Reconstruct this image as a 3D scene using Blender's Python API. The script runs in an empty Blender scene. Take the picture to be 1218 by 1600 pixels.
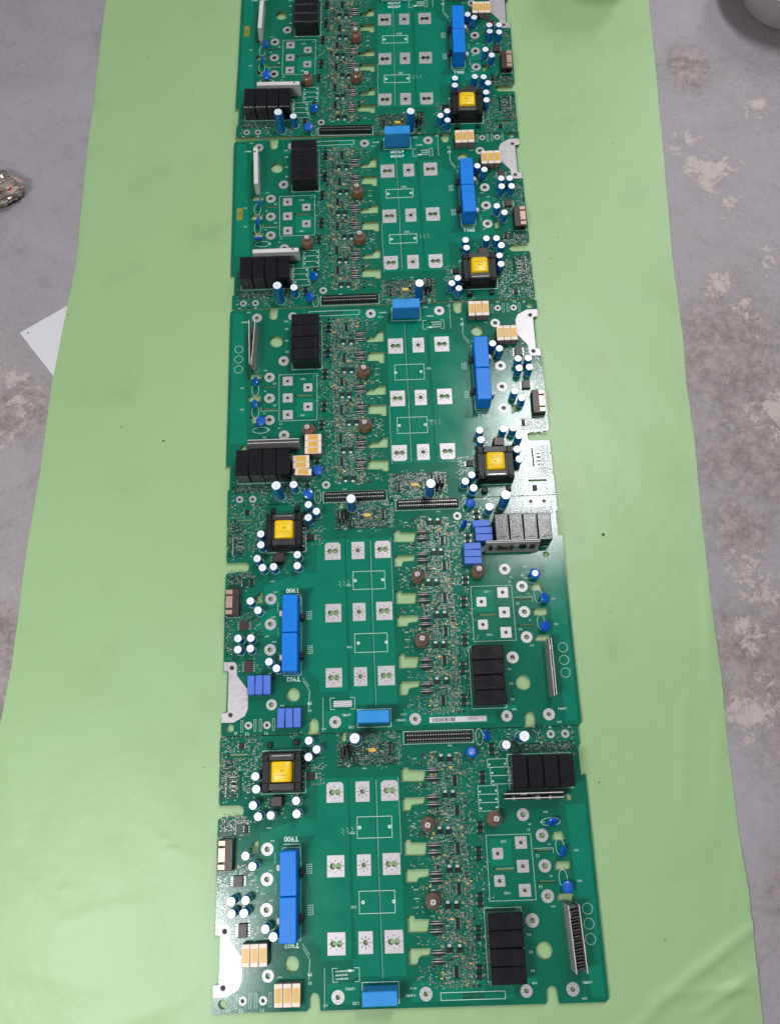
import bpy, math, random
from mathutils import Matrix, Vector
from mathutils.geometry import delaunay_2d_cdt
MM=0.001
scene=bpy.context.scene
col=scene.collection
# ------------------------------------------------------------------ camera
cam_d=bpy.data.cameras.new('camera'); cam=bpy.data.objects.new('camera',cam_d); col.objects.link(cam)
cam_d.sensor_fit='HORIZONTAL'; cam_d.sensor_width=36; cam_d.lens=1300/1218*36
cam_d.clip_start=0.02; cam_d.clip_end=60
Rc=Matrix(((0.99789954,0.06478044,0.0),(-0.06165691,0.94978366,-0.30677259),(-0.01987286,0.30612823,0.95178284)))
cam.matrix_world=Matrix.Translation((0,0,1.2))@Rc.to_4x4()
scene.camera=cam
# ------------------------------------------------------------------ light
w=bpy.data.worlds.new('World'); scene.world=w; w.use_nodes=True
bg=w.node_tree.nodes['Background']; bg.inputs[1].default_value=1.0
# a room: dim walls, paler ceiling
_n=w.node_tree.nodes; _tc=_n.new('ShaderNodeTexCoord'); _sx=_n.new('ShaderNodeSeparateXYZ'); _rp=_n.new('ShaderNodeValToRGB')
w.node_tree.links.new(_tc.outputs['Generated'],_sx.inputs[0]); w.node_tree.links.new(_sx.outputs['Z'],_rp.inputs[0]); w.node_tree.links.new(_rp.outputs[0],bg.inputs[0])
_e=_rp.color_ramp.elements; _e[0].position=0.0; _e[0].color=(.06,.062,.068,1); _e[1].position=1.0; _e[1].color=(.27,.285,.31,1)
_x=_rp.color_ramp.elements.new(.55); _x.color=(.12,.125,.135,1); _x=_rp.color_ramp.elements.new(.85); _x.color=(.22,.232,.25,1)
def area(name,loc,aim,sx,sy,power,color):
    d=bpy.data.lights.new(name,'AREA'); d.shape='RECTANGLE'; d.size=sx; d.size_y=sy; d.energy=power; d.color=color
    o=bpy.data.objects.new(name,d); col.objects.link(o); o.location=loc
    o.rotation_euler=(Vector(aim)-Vector(loc)).to_track_quat('-Z','Y').to_euler(); return o
area('ceiling_lamp',(0.70,1.40,2.5),(0.70,1.401,0),0.26,0.85,32,(0.97,0.985,1.0))
area('ceiling_lamp.001',(-1.0,-0.50,1.9),(-1.0,-0.499,0),0.8,0.34,31,(0.97,0.985,1.0))
area('ceiling_lamp.002',(1.75,3.0,2.6),(0.2,1.0,0),0.3,1.2,21,(0.97,0.985,1.0))
scene.view_settings.view_transform='Standard'; scene.view_settings.look='None'; scene.view_settings.gamma=1
scene.view_settings.exposure=0.12
# ------------------------------------------------------------------ materials
def nodes(name):
    m=bpy.data.materials.new(name); m.use_nodes=True; nt=m.node_tree; return m,nt,nt.nodes['Principled BSDF']
def setv(b,**k):
    for n,v in k.items():
        n={'base':'Base Color','rough':'Roughness','metal':'Metallic','spec':'Specular IOR Level','coat':'Coat Weight','coatr':'Coat Roughness','trans':'Transmission Weight','ior':'IOR','alpha':'Alpha'}[n]
        b.inputs[n].default_value=(*v,1) if isinstance(v,tuple) else v
def mat(name,c,rough=0.5,metal=0.0,var=0.12,scale=60,bump=0.0,bscale=None,c2=None,**k):
    """colour with noise variation, rough variation and fine bump, in object space (metres)"""
    m,nt,b=nodes(name); setv(b,base=c,rough=rough,metal=metal,**k); N=nt.nodes; L=nt.links
    tc=N.new('ShaderNodeTexCoord'); no=N.new('ShaderNodeTexNoise'); no.inputs['Scale'].default_value=scale; no.inputs['Detail'].default_value=5
    L.new(tc.outputs['Object'],no.inputs['Vector'])
    mx=N.new('ShaderNodeMix'); mx.data_type='RGBA'
    a=c; d=c2 or tuple(min(1,x*(1+var*2)) for x in c); a=tuple(x*(1-var) for x in c)
    mx.inputs[6].default_value=(*a,1); mx.inputs[7].default_value=(*d,1)
    L.new(no.outputs['Fac'],mx.inputs[0]); L.new(mx.outputs[2],b.inputs['Base Color'])
    mr=N.new('ShaderNodeMapRange'); mr.inputs['To Min'].default_value=max(.02,rough-0.08); mr.inputs['To Max'].default_value=min(1,rough+0.1)
    L.new(no.outputs['Fac'],mr.inputs['Value']); L.new(mr.outputs[0],b.inputs['Roughness'])
    if bump:
        n2=N.new('ShaderNodeTexNoise'); n2.inputs['Scale'].default_value=bscale or scale*6; n2.inputs['Detail'].default_value=3
        L.new(tc.outputs['Object'],n2.inputs['Vector']); bp=N.new('ShaderNodeBump'); bp.inputs['Strength'].default_value=bump; bp.inputs['Distance'].default_value=0.0006
        L.new(n2.outputs['Fac'],bp.inputs['Height']); L.new(bp.outputs[0],b.inputs['Normal'])
    return m
M={}
M['pcb']=mat('solder_mask',(0.0003,0.116,0.066),0.13,var=0.18,scale=18,bump=0.08,bscale=900,spec=0.4)
M['pour']=mat('solder_mask_on_copper',(0.0003,0.165,0.096),0.13,var=0.14,scale=22,bump=0.08,bscale=900,spec=0.4)
M['trace']=mat('trace_under_mask',(0.008,0.17,0.09),0.2,var=0.2,scale=80)
M['dull']=mat('bare_mask_field',(0.001,0.045,0.026),0.2,var=0.3,scale=60,bump=0.2,bscale=500)
M['edge']=mat('laminate_edge',(0.10,0.15,0.06),0.7)
M['tin']=mat('tinned_copper',(0.48,0.445,0.45),0.42,metal=0.5,var=0.10,scale=120,bump=0.3,bscale=700)
M['tindark']=mat('barrel_metal',(0.30,0.27,0.25),0.4,metal=0.7)
M['hole']=mat('via_hole',(0.03,0.03,0.03),0.7)
M['silk']=mat('silkscreen',(0.62,0.78,0.70),0.55,var=0.1,scale=300)
M['black']=mat('black_plastic',(0.007,0.0065,0.0075),0.42,spec=.3,var=0.35,scale=90,bump=0.3)
M['relay']=mat('relay_plastic',(0.008,0.007,0.009),0.21,spec=.35,var=0.4,scale=45,bump=0.25,bscale=300)
M['brownic']=mat('brown_black_plastic',(0.035,0.018,0.016),0.4,var=0.3,scale=90)
M['sleeve']=mat('blue_sleeve',(0.001,0.135,0.38),0.22,var=0.2,scale=80,spec=0.6)
M['alu']=mat('aluminium_cap',(0.93,0.93,0.97),0.34,metal=0.25,var=0.04,scale=150)
M['blue']=mat('blue_epoxy_box',(0.0005,0.185,0.68),0.42,spec=.3,var=0.12,scale=40,bump=0.1)
M['blue2']=mat('light_blue_box',(0.02,0.25,0.62),0.45,spec=.35,var=0.12,scale=40,bump=0.1)
M['violet']=mat('violet_blue_box',(0.07,0.16,0.58),0.45,spec=.4,var=0.1,scale=50)
M['disc']=mat('blue_varistor',(0.001,0.085,0.44),0.2,var=0.15,scale=90,spec=0.7)
M['yellow']=mat('yellow_tape',(0.86,0.55,0.006),0.33,var=0.1,scale=60,bump=0.3,bscale=180)
M['ferrite']=mat('ferrite',(0.020,0.018,0.019),0.42,var=0.3,scale=90,bump=0.3)
M['orange']=mat('orange_film',(0.64,0.37,0.07),0.35,var=0.22,scale=110)
M['cream']=mat('cream_case',(0.80,0.65,0.54),0.4,var=0.08,scale=90)
M['greyside']=mat('grey_case_side',(0.17,0.13,0.115),0.45,var=0.25,scale=120)
M['copper']=mat('copper_tab',(0.55,0.36,0.27),0.36,metal=0.5,var=0.2,scale=120)
M['varnish']=mat('varnished_winding',(0.21,0.092,0.046),0.22,var=0.35,scale=220,bump=0.5,bscale=900,coat=0.5)
M['drumtop']=mat('choke_flange',(0.16,0.11,0.10),0.3,var=0.3,scale=150,coat=0.4)
M['ceramic']=mat('ceramic_white',(0.60,0.57,0.56),0.4,var=0.12,scale=60)
M['ceramicg']=mat('ceramic_grey',(0.24,0.22,0.21),0.32,var=0.35,scale=40)
M['leads']=mat('solder_leads',(0.46,0.47,0.43),0.33,metal=0.8,var=0.15,scale=200)
M['white']=mat('white_label',(0.62,0.60,0.62),0.5,var=0.03)
M['resist']=mat('resistor_black',(0.012,0.012,0.012),0.6,spec=.2)
M['tan']=mat('ceramic_chip_tan',(0.36,0.26,0.10),0.45)
M['gold']=mat('yellow_tantalum',(0.72,0.42,0.06),0.4)
M['ylab']=mat('yellow_label',(0.26,0.22,0.015),0.5)
M['ink']=mat('dark_ink',(0.03,0.03,0.03),0.6)
# paper sheet
def paper_mat():
    m,nt,b=nodes('green_plastic_sheet'); N=nt.nodes; L=nt.links
    setv(b,rough=0.42,spec=0.5)
    tc=N.new('ShaderNodeTexCoord')
    n1=N.new('ShaderNodeTexNoise'); n1.inputs['Scale'].default_value=2.2; n1.inputs['Detail'].default_value=3; L.new(tc.outputs['Object'],n1.inputs['Vector'])
    r=N.new('ShaderNodeValToRGB'); r.color_ramp.elements[0].position=.3; r.color_ramp.elements[1].position=.7
    r.color_ramp.elements[0].color=(0.305,0.460,0.208,1); r.color_ramp.elements[1].color=(0.330,0.500,0.243,1)
    L.new(n1.outputs['Fac'],r.inputs[0])
    # smudges
    n2=N.new('ShaderNodeTexNoise'); n2.inputs['Scale'].default_value=9; n2.inputs['Detail'].default_value=4; L.new(tc.outputs['Object'],n2.inputs['Vector'])
    r2=N.new('ShaderNodeValToRGB'); r2.color_ramp.elements[0].position=.28; r2.color_ramp.elements[1].position=.42
    r2.color_ramp.elements[0].color=(.92,.92,.905,1); r2.color_ramp.elements[1].color=(1,1,1,1); L.new(n2.outputs['Fac'],r2.inputs[0])
    # fine specks
    v=N.new('ShaderNodeTexVoronoi'); v.inputs['Scale'].default_value=14; L.new(tc.outputs['Object'],v.inputs['Vector'])
    r3=N.new('ShaderNodeValToRGB'); r3.color_ramp.elements[0].position=.012; r3.color_ramp.elements[1].position=.03
    r3.color_ramp.elements[0].color=(.55,.55,.5,1); r3.color_ramp.elements[1].color=(1,1,1,1); L.new(v.outputs['Distance'],r3.inputs[0])
    a=r.outputs[0]
    for x in (r2,r3):
        mx=N.new('ShaderNodeMix'); mx.data_type='RGBA'; mx.blend_type='MULTIPLY'; mx.inputs[0].default_value=1
        L.new(a,mx.inputs[6]); L.new(x.outputs[0],mx.inputs[7]); a=mx.outputs[2]
    L.new(a,b.inputs['Base Color'])
    n4=N.new('ShaderNodeTexNoise'); n4.inputs['Scale'].default_value=14; n4.inputs['Detail'].default_value=6; n4.inputs['Roughness'].default_value=.55; L.new(tc.outputs['Object'],n4.inputs['Vector'])
    bp=N.new('ShaderNodeBump'); bp.inputs['Strength'].default_value=.3; bp.inputs['Distance'].default_value=.005
    L.new(n4.outputs['Fac'],bp.inputs['Height']); L.new(bp.outputs[0],b.inputs['Normal'])
    return m
M['paper']=paper_mat()
def floor_mat():
    m,nt,b=nodes('worn_painted_concrete'); N=nt.nodes; L=nt.links
    tc=N.new('ShaderNodeTexCoord')
    def noise(s,d=8,ro=.6,dist=0):
        n=N.new('ShaderNodeTexNoise'); n.inputs['Scale'].default_value=s; n.inputs['Detail'].default_value=d; n.inputs['Roughness'].default_value=ro; n.inputs['Distortion'].default_value=dist
        L.new(tc.outputs['Object'],n.inputs['Vector']); return n.outputs['Fac']
    def math_(op,a,c,clamp=False):
        x=N.new('ShaderNodeMath'); x.operation=op; x.use_clamp=clamp
        for i,q in enumerate((a,c)):
            if isinstance(q,(int,float)): x.inputs[i].default_value=q
            else: L.new(q,x.inputs[i])
        return x.outputs[0]
    def blobs(pts):
        out=None
        for (px,py,r) in pts:
            vm=N.new('ShaderNodeVectorMath'); vm.operation='DISTANCE'; L.new(tc.outputs['Object'],vm.inputs[0]); vm.inputs[1].default_value=(px,py,0)
            mr=N.new('ShaderNodeMapRange'); mr.inputs['From Min'].default_value=0; mr.inputs['From Max'].default_value=r; mr.inputs['To Min'].default_value=1; mr.inputs['To Max'].default_value=0
            L.new(vm.outputs['Value'],mr.inputs['Value'])
            out=mr.outputs[0] if out is None else math_('MAXIMUM',out,mr.outputs[0])
        return out
    def ramp(v,p0,p1,c0=(0,0,0),c1=(1,1,1)):
        r=N.new('ShaderNodeValToRGB'); r.color_ramp.elements[0].position=p0; r.color_ramp.elements[1].position=p1
        r.color_ramp.elements[0].color=(*c0,1); r.color_ramp.elements[1].color=(*c1,1); L.new(v,r.inputs[0]); return r.outputs[0]
    def mix(f,a,c):
        mx=N.new('ShaderNodeMix'); mx.data_type='RGBA'
        L.new(f,mx.inputs[0])
        for i,q in ((6,a),(7,c)):
            if isinstance(q,tuple): mx.inputs[i].default_value=(*q,1)
            else: L.new(q,mx.inputs[i])
        return mx.outputs[2]
    base=mix(ramp(noise(3,6,.6),.3,.7),(0.255,0.235,0.250),(0.335,0.315,0.350))
    base=mix(ramp(noise(1.3,4,.5),.45,.7),base,(0.29,0.25,0.245))
    fine=noise(160,4,.6); base=mix(ramp(fine,.35,.75),base,(0.35,0.31,0.32))
    mott=noise(26,10,.82,.1); base=mix(math_('MULTIPLY',ramp(mott,.42,.30,(0,0,0),(1,1,1)),.45),base,(0.17,0.145,0.145)) if False else mix(math_('MULTIPLY',ramp(mott,.30,.48,(1,1,1),(0,0,0)),.5),base,(0.18,0.155,0.155))
    base=mix(math_('MULTIPLY',ramp(noise(7,8,.7,.5),.52,.66),.4),base,(0.40,0.355,0.36))
    brown=blobs([(0.60,0.46,.24),(0.55,0.62,.22),(0.53,0.13,.17),(0.60,0.02,.2),(0.54,-0.18,.14),(0.52,0.33,.10),(-0.58,0.60,.10),(-0.60,0.22,.10),(-0.62,0.12,.14),(0.60,1.2,.10)])
    bm=ramp(math_('ADD',math_('MULTIPLY',brown,.62),math_('MULTIPLY',noise(15,12,.9,.1),1.15)),.74,.99)
    bcol=mix(ramp(noise(48,10,.85,.1),.40,.62),(0.13,0.10,0.09),(0.40,0.33,0.31)); base=mix(math_('MULTIPLY',bm,.78),base,bcol)
    peel=blobs([(0.555,1.035,.075),(0.60,0.965,.085),(0.57,0.99,.06),(0.655,0.785,.055),(0.575,0.755,.06),(0.60,0.70,.07),(0.53,0.245,.08),(0.50,0.17,.07),(0.49,0.06,.09),(0.62,0.52,.1),(-0.575,0.62,.06),(-0.60,0.66,.05),(-0.62,0.18,.09),(.62,.9,.05),(.7,1.1,.06),(-.60,.56,.05)])
    pm=ramp(math_('ADD',math_('MULTIPLY',peel,.54),math_('MULTIPLY',math_('SUBTRACT',noise(26,12,.88,.2),.5),3.0)),.33,.41)
    base=mix(math_('MULTIPLY',pm,.85),base,(0.50,0.42,0.385))
    sp=ramp(noise(75,6,.7),.70,.74); base=mix(sp,base,(0.52,0.45,0.42))
    dk=ramp(noise(60,8,.8,.4),.28,.36,(1,1,1),(0,0,0)); dk2=math_('MULTIPLY',dk,.55); base=mix(dk2,base,(0.09,0.075,0.07))
    L.new(base,b.inputs['Base Color'])
    L.new(ramp(noise(12),.3,.7,(.42,)*3,(.7,)*3),b.inputs['Roughness'])
    bp=N.new('ShaderNodeBump'); bp.inputs['Strength'].default_value=.45; bp.inputs['Distance'].default_value=.003
    h=math_('ADD',noise(45,9,.7),math_('MULTIPLY',pm,-.25)); L.new(h,bp.inputs['Height']); L.new(bp.outputs[0],b.inputs['Normal'])
    return m
M['floor']=floor_mat()
# ------------------------------------------------------------------ mesh helper (mm in, m out)
class MB:
    def __init__(s): s.v=[]; s.f=[]; s.m=[]; s.sm=[]; s.mats=[]
    def mi(s,m):
        if m not in s.mats: s.mats.append(m)
        return s.mats.index(m)
    def add(s,vs,fs,m,smooth=False):
        o=len(s.v); s.v+= [tuple(v) for v in vs]; k=s.mi(m)
        for f in fs: s.f.append([i+o for i in f]); s.m.append(k); s.sm.append(smooth)
    def box(s,cx,cy,z0,w,h,d,m,ang=0,bev=0.0):
        ca,sa=math.cos(ang),math.sin(ang)
        if bev<=0:
            P=[(x*w/2,y*h/2,z) for z in (z0,z0+d) for x,y in ((-1,-1),(1,-1),(1,1),(-1,1))]
            F=[(0,3,2,1),(4,5,6,7),(0,1,5,4),(1,2,6,5),(2,3,7,6),(3,0,4,7)]
        else:
            P=[];F=[]
            b=bev
            def ring(ww,hh,z,c):
                return [(-ww/2+c,-hh/2,z),(ww/2-c,-hh/2,z),(ww/2,-hh/2+c,z),(ww/2,hh/2-c,z),(ww/2-c,hh/2,z),(-ww/2+c,hh/2,z),(-ww/2,hh/2-c,z),(-ww/2,-hh/2+c,z)]
            P=ring(w,h,z0,b)+ring(w,h,z0+d-b,b)+ring(w-2*b,h-2*b,z0+d,b*.6)
            for r in range(2):
                for i in range(8): j=(i+1)%8; F.append((r*8+i,r*8+j,r*8+8+j,r*8+8+i))
            F.append(tuple(range(16,24))); F.append(tuple(range(7,-1,-1)))
        s.add([(cx+x*ca-y*sa,cy+x*sa+y*ca,z) for x,y,z in P],F,m)
    def lathe(s,cx,cy,prof,mlist,n=20,smooth=True):
        """prof [(r,z)..]; mlist one material per band"""
        for k in range(len(prof)-1):
            (r0,z0),(r1,z1)=prof[k],prof[k+1]
            V=[(cx+r0*math.cos(2*math.pi*i/n),cy+r0*math.sin(2*math.pi*i/n),z0) for i in range(n)]
            if r1<1e-6:
                V.append((cx,cy,z1)); F=[(i,(i+1)%n,n) for i in range(n)]
            else:
                V+=[(cx+r1*math.cos(2*math.pi*i/n),cy+r1*math.sin(2*math.pi*i/n),z1) for i in range(n)]
                F=[(i,(i+1)%n,n+(i+1)%n,n+i) for i in range(n)]
            s.add(V,F,mlist[min(k,len(mlist)-1)],smooth and abs(z1-z0)>abs(r1-r0))
    def poly(s,outer,holes,z0,z1,mtop,mside):
        """polygon with holes, z0..z1"""
        loops=[outer]+holes; V2=[];E=[];
        for lp in loops:
            o=len(V2); V2+=[Vector(p) for p in lp]; E+=[(o+i,o+(i+1)%len(lp)) for i in range(len(lp))]
        vo,_,fo,_,_,_=delaunay_2d_cdt(V2,E,[],0,1e-5)
        def inside(p,lp):
            c=False; j=len(lp)-1
            for i in range(len(lp)):
                xi,yi=lp[i];xj,yj=lp[j]
                if (yi>p[1])!=(yj>p[1]) and p[0]<(xj-xi)*(p[1]-yi)/(yj-yi)+xi: c=not c
                j=i
            return c
        bbs=[(min(p[0] for p in h),max(p[0] for p in h),min(p[1] for p in h),max(p[1] for p in h)) for h in holes]
        F=[]
        for f in fo:
            c=(sum(vo[i][0] for i in f)/len(f),sum(vo[i][1] for i in f)/len(f))
            if not inside(c,outer): continue
            if any(b[0]<=c[0]<=b[1] and b[2]<=c[1]<=b[3] and inside(c,h) for b,h in zip(bbs,holes)): continue
            F.append(tuple(f))
        n=len(vo)
        s.add([(v[0],v[1],z1) for v in vo],F,mtop)
        if abs(z1-z0)>1e-6:
            s.add([(v[0],v[1],z0) for v in vo],[tuple(reversed(f)) for f in F],mtop)
            for k,lp in enumerate(loops):
                q=len(lp); V=[(p[0],p[1],z0) for p in lp]+[(p[0],p[1],z1) for p in lp]
                s.add(V,[(i,(i+1)%q,q+(i+1)%q,q+i) for i in range(q)],mside)
    def mesh(s,name):
        me=bpy.data.meshes.new(name); me.from_pydata([(x*MM,y*MM,z*MM) for x,y,z in s.v],[],s.f)
        for m in s.mats: me.materials.append(M[m])
        me.polygons.foreach_set('material_index',s.m); me.polygons.foreach_set('use_smooth',s.sm); me.update()
        return me
def obj(name,mb,parent=None,loc=(0,0,0),rot=None,label=None,kind=None):
    me=mb if isinstance(mb,bpy.types.Mesh) else mb.mesh(name)
    o=bpy.data.objects.new(name,me); col.objects.link(o); o.location=tuple(c*MM for c in loc)
    if rot is not None: o.rotation_euler=rot
    if parent is not None: o.parent=parent
    if label: o['label']=label
    if kind: o['kind']=kind
    return o
def circ(cx,cy,r,n=24,ry=None):
    return [(cx+r*math.cos(2*math.pi*i/n),cy+(ry or r)*math.sin(2*math.pi*i/n)) for i in range(n)]
def rect(cx,cy,w,h,a=0,ch=0,chc=(0,0,0,0)):
    P=[]
    for k,(sx,sy) in enumerate(((-1,-1),(1,-1),(1,1),(-1,1))):
        c=ch if chc[k] else 0
        if c:
            if k in (0,2): P+=[(sx*w/2,sy*(h/2-c)),(sx*(w/2-c),sy*h/2)]
            else: P+=[(sx*(w/2-c),sy*h/2),(sx*w/2,sy*(h/2-c))]
        else: P.append((sx*w/2,sy*h/2))
    ca,sa=math.cos(a),math.sin(a)
    return [(cx+x*ca-y*sa,cy+x*sa+y*ca) for x,y in P]
SK=-0.031   # the board's own axes against the local frame
def eight(cx,cy,r=4.1,d=3.9,a=SK):
    P=[];n=14; t0=math.acos(d/r) if d<r else 0.0
    for sgn in (1,-1):
        for i in range(n+1):
            th=-math.pi+t0+(2*math.pi-2*t0)*i/n
            x,y=d+r*math.cos(th),r*math.sin(th)
            P.append((sgn*x,sgn*y))
    ca,sa=math.cos(a),math.sin(a)
    Q=[]
    for x,y in P:
        p=(cx+x*ca-y*sa,cy+x*sa+y*ca)
        if not Q or (abs(p[0]-Q[-1][0])+abs(p[1]-Q[-1][1]))>1e-3: Q.append(p)
    if abs(Q[0][0]-Q[-1][0])+abs(Q[0][1]-Q[-1][1])<1e-3: Q.pop()
    return Q
# ------------------------------------------------------------------ board data (mm, board frame)
OUT=[(-257,71.8),(-258,62),(-256.5,60.5),(-258,59),(-258.1,37),(-255.5,34.7),(-258.1,32.5),(-258.6,6),(-255.5,3.5),(-258.7,1),(-259,-14),(-257.5,-18.6),(-231,-19.6),(-226.5,-22),(-225,-26),(-226,-31),(-230,-33.5),(-258,-34.5),(-260.2,-37),(-261,-58),(-258.5,-60),(-261.3,-62),(-263.2,-164.6),
 (-263.2,-178),(-257.4,-179),(-259.5,-235.6),(-266.1,-237.1),(-267,-266.5),(-265,-268.6),(-146.7,-272.6),(-144.2,-270.5),(-143.6,-258),(-141,-253.6),(-136.3,-252),(-131.5,-254),(-129.8,-258.6),(-129.4,-273),(157.0,-281.6),(158.2,-281),(159.4,-266),(162.4,-262.6),(166.8,-261.6),(170.8,-263.2),(172.8,-267),(173.6,-281.4),(175.2,-282.3),(233.2,-283.8),(237.1,-280.3),
 (240.6,-129.6),(244.0,-9.5),(241.2,-7.2),(240.2,-9),(237.5,-8.5),(238.5,30),(241.5,31),(241.8,56.4)]
CUT=[[(-7.4,16.1),(2.8,15.4),(2.6,12.4),(25.9,10.9),(22.3,-4.5),(-8.0,-2.8)],
 [(-8.4,-23.5),(22.1,-24.3),(20.2,-33.4),(3.1,-33.8),(1.4,-41.1),(-9.2,-40.7)],
 [(-9.7,-77.0),(-1.1,-77.5),(-.4,-80.9),(20.2,-82.1),(17.7,-98.2),(-10.3,-97.0)],
 [(-10.4,-114.0),(21.3,-114.9),(19.3,-125.2),(5.4,-125.7),(3.5,-130.8),(-11,-130.2)],
 [(-11.6,-169.7),(-2.9,-170.2),(-2.0,-174.3),(16.6,-175.6),(13.1,-191.3),(-12.2,-190.5)],
 [(-12.8,-208.8),(16.4,-209.6),(13.4,-218.4),(.6,-219),(-3.4,-228.6),(-13.4,-228.3)],
 [(188.7,-80),(202.1,-78.6),(206.5,-91.2),(188.8,-89.6)],
 [(187.7,-126.6),(188.2,-116),(208,-116.6),(207.6,-127.3)],
 [(186,-163.9),(186.4,-155.4),(207.5,-156),(207.2,-164.5)],
 [(163.6,-99.9),(187.2,-100.7),(187.1,-103.3),(163.5,-102.5)],[(162.7,-138.3),(186.2,-139.1),(186.1,-141.7),(162.6,-140.9)],
 [(106.6,-119.3),(134,-120.1),(133.9,-123.7),(106.5,-122.9)],
 [(-213.6,-70),(-207,-66.3),(-205.4,-67),(-205.6,-83),(-214.3,-82.6)],
 [(-88,67),(-81.4,66.8),(-81.6,55),(-88.3,55.3)],
 [(-247,48.4),(-219,47.6),(-219.1,44.2),(-247.1,45.1)],[(-230.8,23.9),(-228.7,23.8),(-228.9,-7.1),(-231,-7)],
 rect(-177,-10.5+49,9,5,SK)]
CUT=[c if sum(c[i][0]*c[(i+1)%len(c)][1]-c[(i+1)%len(c)][0]*c[i][1] for i in range(len(c)))>0 else c[::-1] for c in CUT]
HOLES=[(-164.5,-217.9,9.6),(161.9,-221.1,10.6),(-254.2,-258.7,5.6),(216.3,-36.6,4.6)]
RINGS=[(-193.8,-77.6,8.3,3.7),(-194.9,-114.8,8.3,3.7),(-196.2,-151.9,8.3,3.7),(-195.5,-229.7,7.5,3.7),(-106.4,-259.1,8.3,3.1),(5.9,-261.8,8.2,3.1),(133.9,-265.7,7.6,3.1),(192.9,-267.1,8.2,3.1),
 (150.6,-184.9,8.6,3.5),(175.3,-82.5,8.3,3.8),(174.6,-120.3,8.3,3.8),(173.9,-157.2,8.3,3.8),(152.8,-54.9,8.2,3.6),(202.9,47.7,5.6,2.6),(223.0,46.9,5.6,2.6),(90.1,32.0,6.2,3.0),(-202.2,-257.4,5.2,2.6),(-228.3,-256.3,5.2,2.6)]
SQ=[(146.2,-89.7,15.5),(145.7,-119.0,15.5),(145.0,-148.5,15.5),(113.9,-101.5,14.2),(113.0,-135.1,14.2)]
PADS=[(-100,-10.7,'a',23.2,26.5,1),(-62.3,-12,'b',19,26.5,0),(-25.4,-12.8,'a',23.2,26.5,1),(-102.8,-104.2,'a',23.2,27,0),(-65.1,-105,'b',18.5,26.5,0),(-28.4,-105.8,'a',23.4,27,0),(-105.8,-197.5,'a',23.4,27,0),(-67.7,-198.3,'b',18.6,26.6,0),(-31,-199.2,'a',24,27.4,0)]
# ------------------------------------------------------------------ shared meshes
def board_sheet():
    mb=MB(); hs=[list(c) for c in CUT]+[circ(x,y,r,30) for x,y,r in HOLES]+[circ(x,y,h,20) for x,y,r,h in RINGS]+[circ(x,y,2.6,16) for x,y,s in SQ]
    hs+=[circ(x,y,3.3,18) if t=='b' else eight(x,y) for x,y,t,w_,h_,c in PADS]
    # slots beside T1/T2
    mb.poly(OUT[::-1],hs,-1.6,0,'pcb','edge'); return mb
def ring_mesh(r,h,nd=8):
    mb=MB(); mb.poly(circ(0,0,r,36),[circ(0,0,h*0.995,20)],0.02,0.16,'tin','tin')
    mb.lathe(0,0,[(h*.99,0.16),(h*.97,-1.7)],['tindark'],20)
    for i in range(nd):
        a=2*math.pi*(i+.5)/nd; q=(r+h)/2+.25
        mb.poly(circ(q*math.cos(a),q*math.sin(a),.5,8),[],0.17,0.2,'hole','hole')
    return mb
def sq_mesh(s):
    mb=MB(); n=s/2; P=[(-n,-n+.9),(-n+.9,-n+.9),(-n+.9,-n),(n-.9,-n),(n-.9,-n+.9),(n,-n+.9),(n,n-.9),(n-.9,n-.9),(n-.9,n),(-n+.9,n),(-n+.9,n-.9),(-n,n-.9)] if s<15 else rect(0,0,s,s)
    mb.poly(P,[circ(0,0,2.58,16)],.02,.16,'tin','tin'); mb.lathe(0,0,[(2.57,.16),(2.5,-1.7)],['tindark'],16)
    for i in range(8):
        a=2*math.pi*(i+.5)/8; mb.poly(circ(5.1*math.cos(a),5.1*math.sin(a),.45,6),[],.17,.2,'hole','hole')
    return mb
def pad_mesh(t,w_,h_,ch):
    mb=MB(); hole=circ(0,0,3.28,18) if t=='b' else eight(0,0,4.08,3.88,0)
    mb.poly(rect(0,0,w_,h_,0,3.2,(0,0,1,1) if ch else (0,0,0,0)),[hole],.02,.18,'tin','tin')
    # barrel wall
    q=len(hole); mb.add([(x*.995,y*.995,.18) for x,y in hole]+[(x*.97,y*.97,-1.7) for x,y in hole],[(i,(i+1)%q,q+(i+1)%q,q+i) for i in range(q)],'tindark')
    for i in range(8):
        a=2*math.pi*(i)/8
        if t=='b':
            x,y=6.2*math.cos(a),6.2*math.sin(a); mb.poly(rect(x,y,4.0,.75,a),[],.19,.21,'hole','hole')
        else:
            x,y=10.2*math.cos(a),7.4*math.sin(a); mb.poly(circ(x,y,.75,8),[],.19,.21,'hole','hole')
    return mb
def ecap(r,h):
    mb=MB(); n=28
    mb.lathe(0,0,[(r*.93,0.1),(r,.8),(r,h*.10),(r*.96,h*.13),(r,h*.17),(r,h-1.0),(r*.97,h-.25),(r*.90,h)],['sleeve'],n)
    mb.lathe(0,0,[(r*.90,h),(r*.88,h-.05),(0,h-.05)],['alu','alu'],n)
    for a in (.4,.4+math.pi/2): mb.poly(rect(0,0,r*1.1,.25,a),[],h-.049,h-.03,'ceramicg','ceramicg')
    mb.box(0,0,-1,1,1,1.2,'leads')
    return mb
def relay_mesh(w_,h_,z):
    mb=MB(); mb.box(0,0,.2,w_-.5,h_,z-.2,'relay',bev=1.0); mb.box(0,0,.1,w_-.9,h_+.7,3,'relay')
    # small moulded details on top
    mb.box(w_*.0,-h_*.36,z,w_*.35,1.0,.12,'black'); mb.box(w_*.2,h_*.42,z,1.2,1.2,.12,'ferrite')
    return mb
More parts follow.
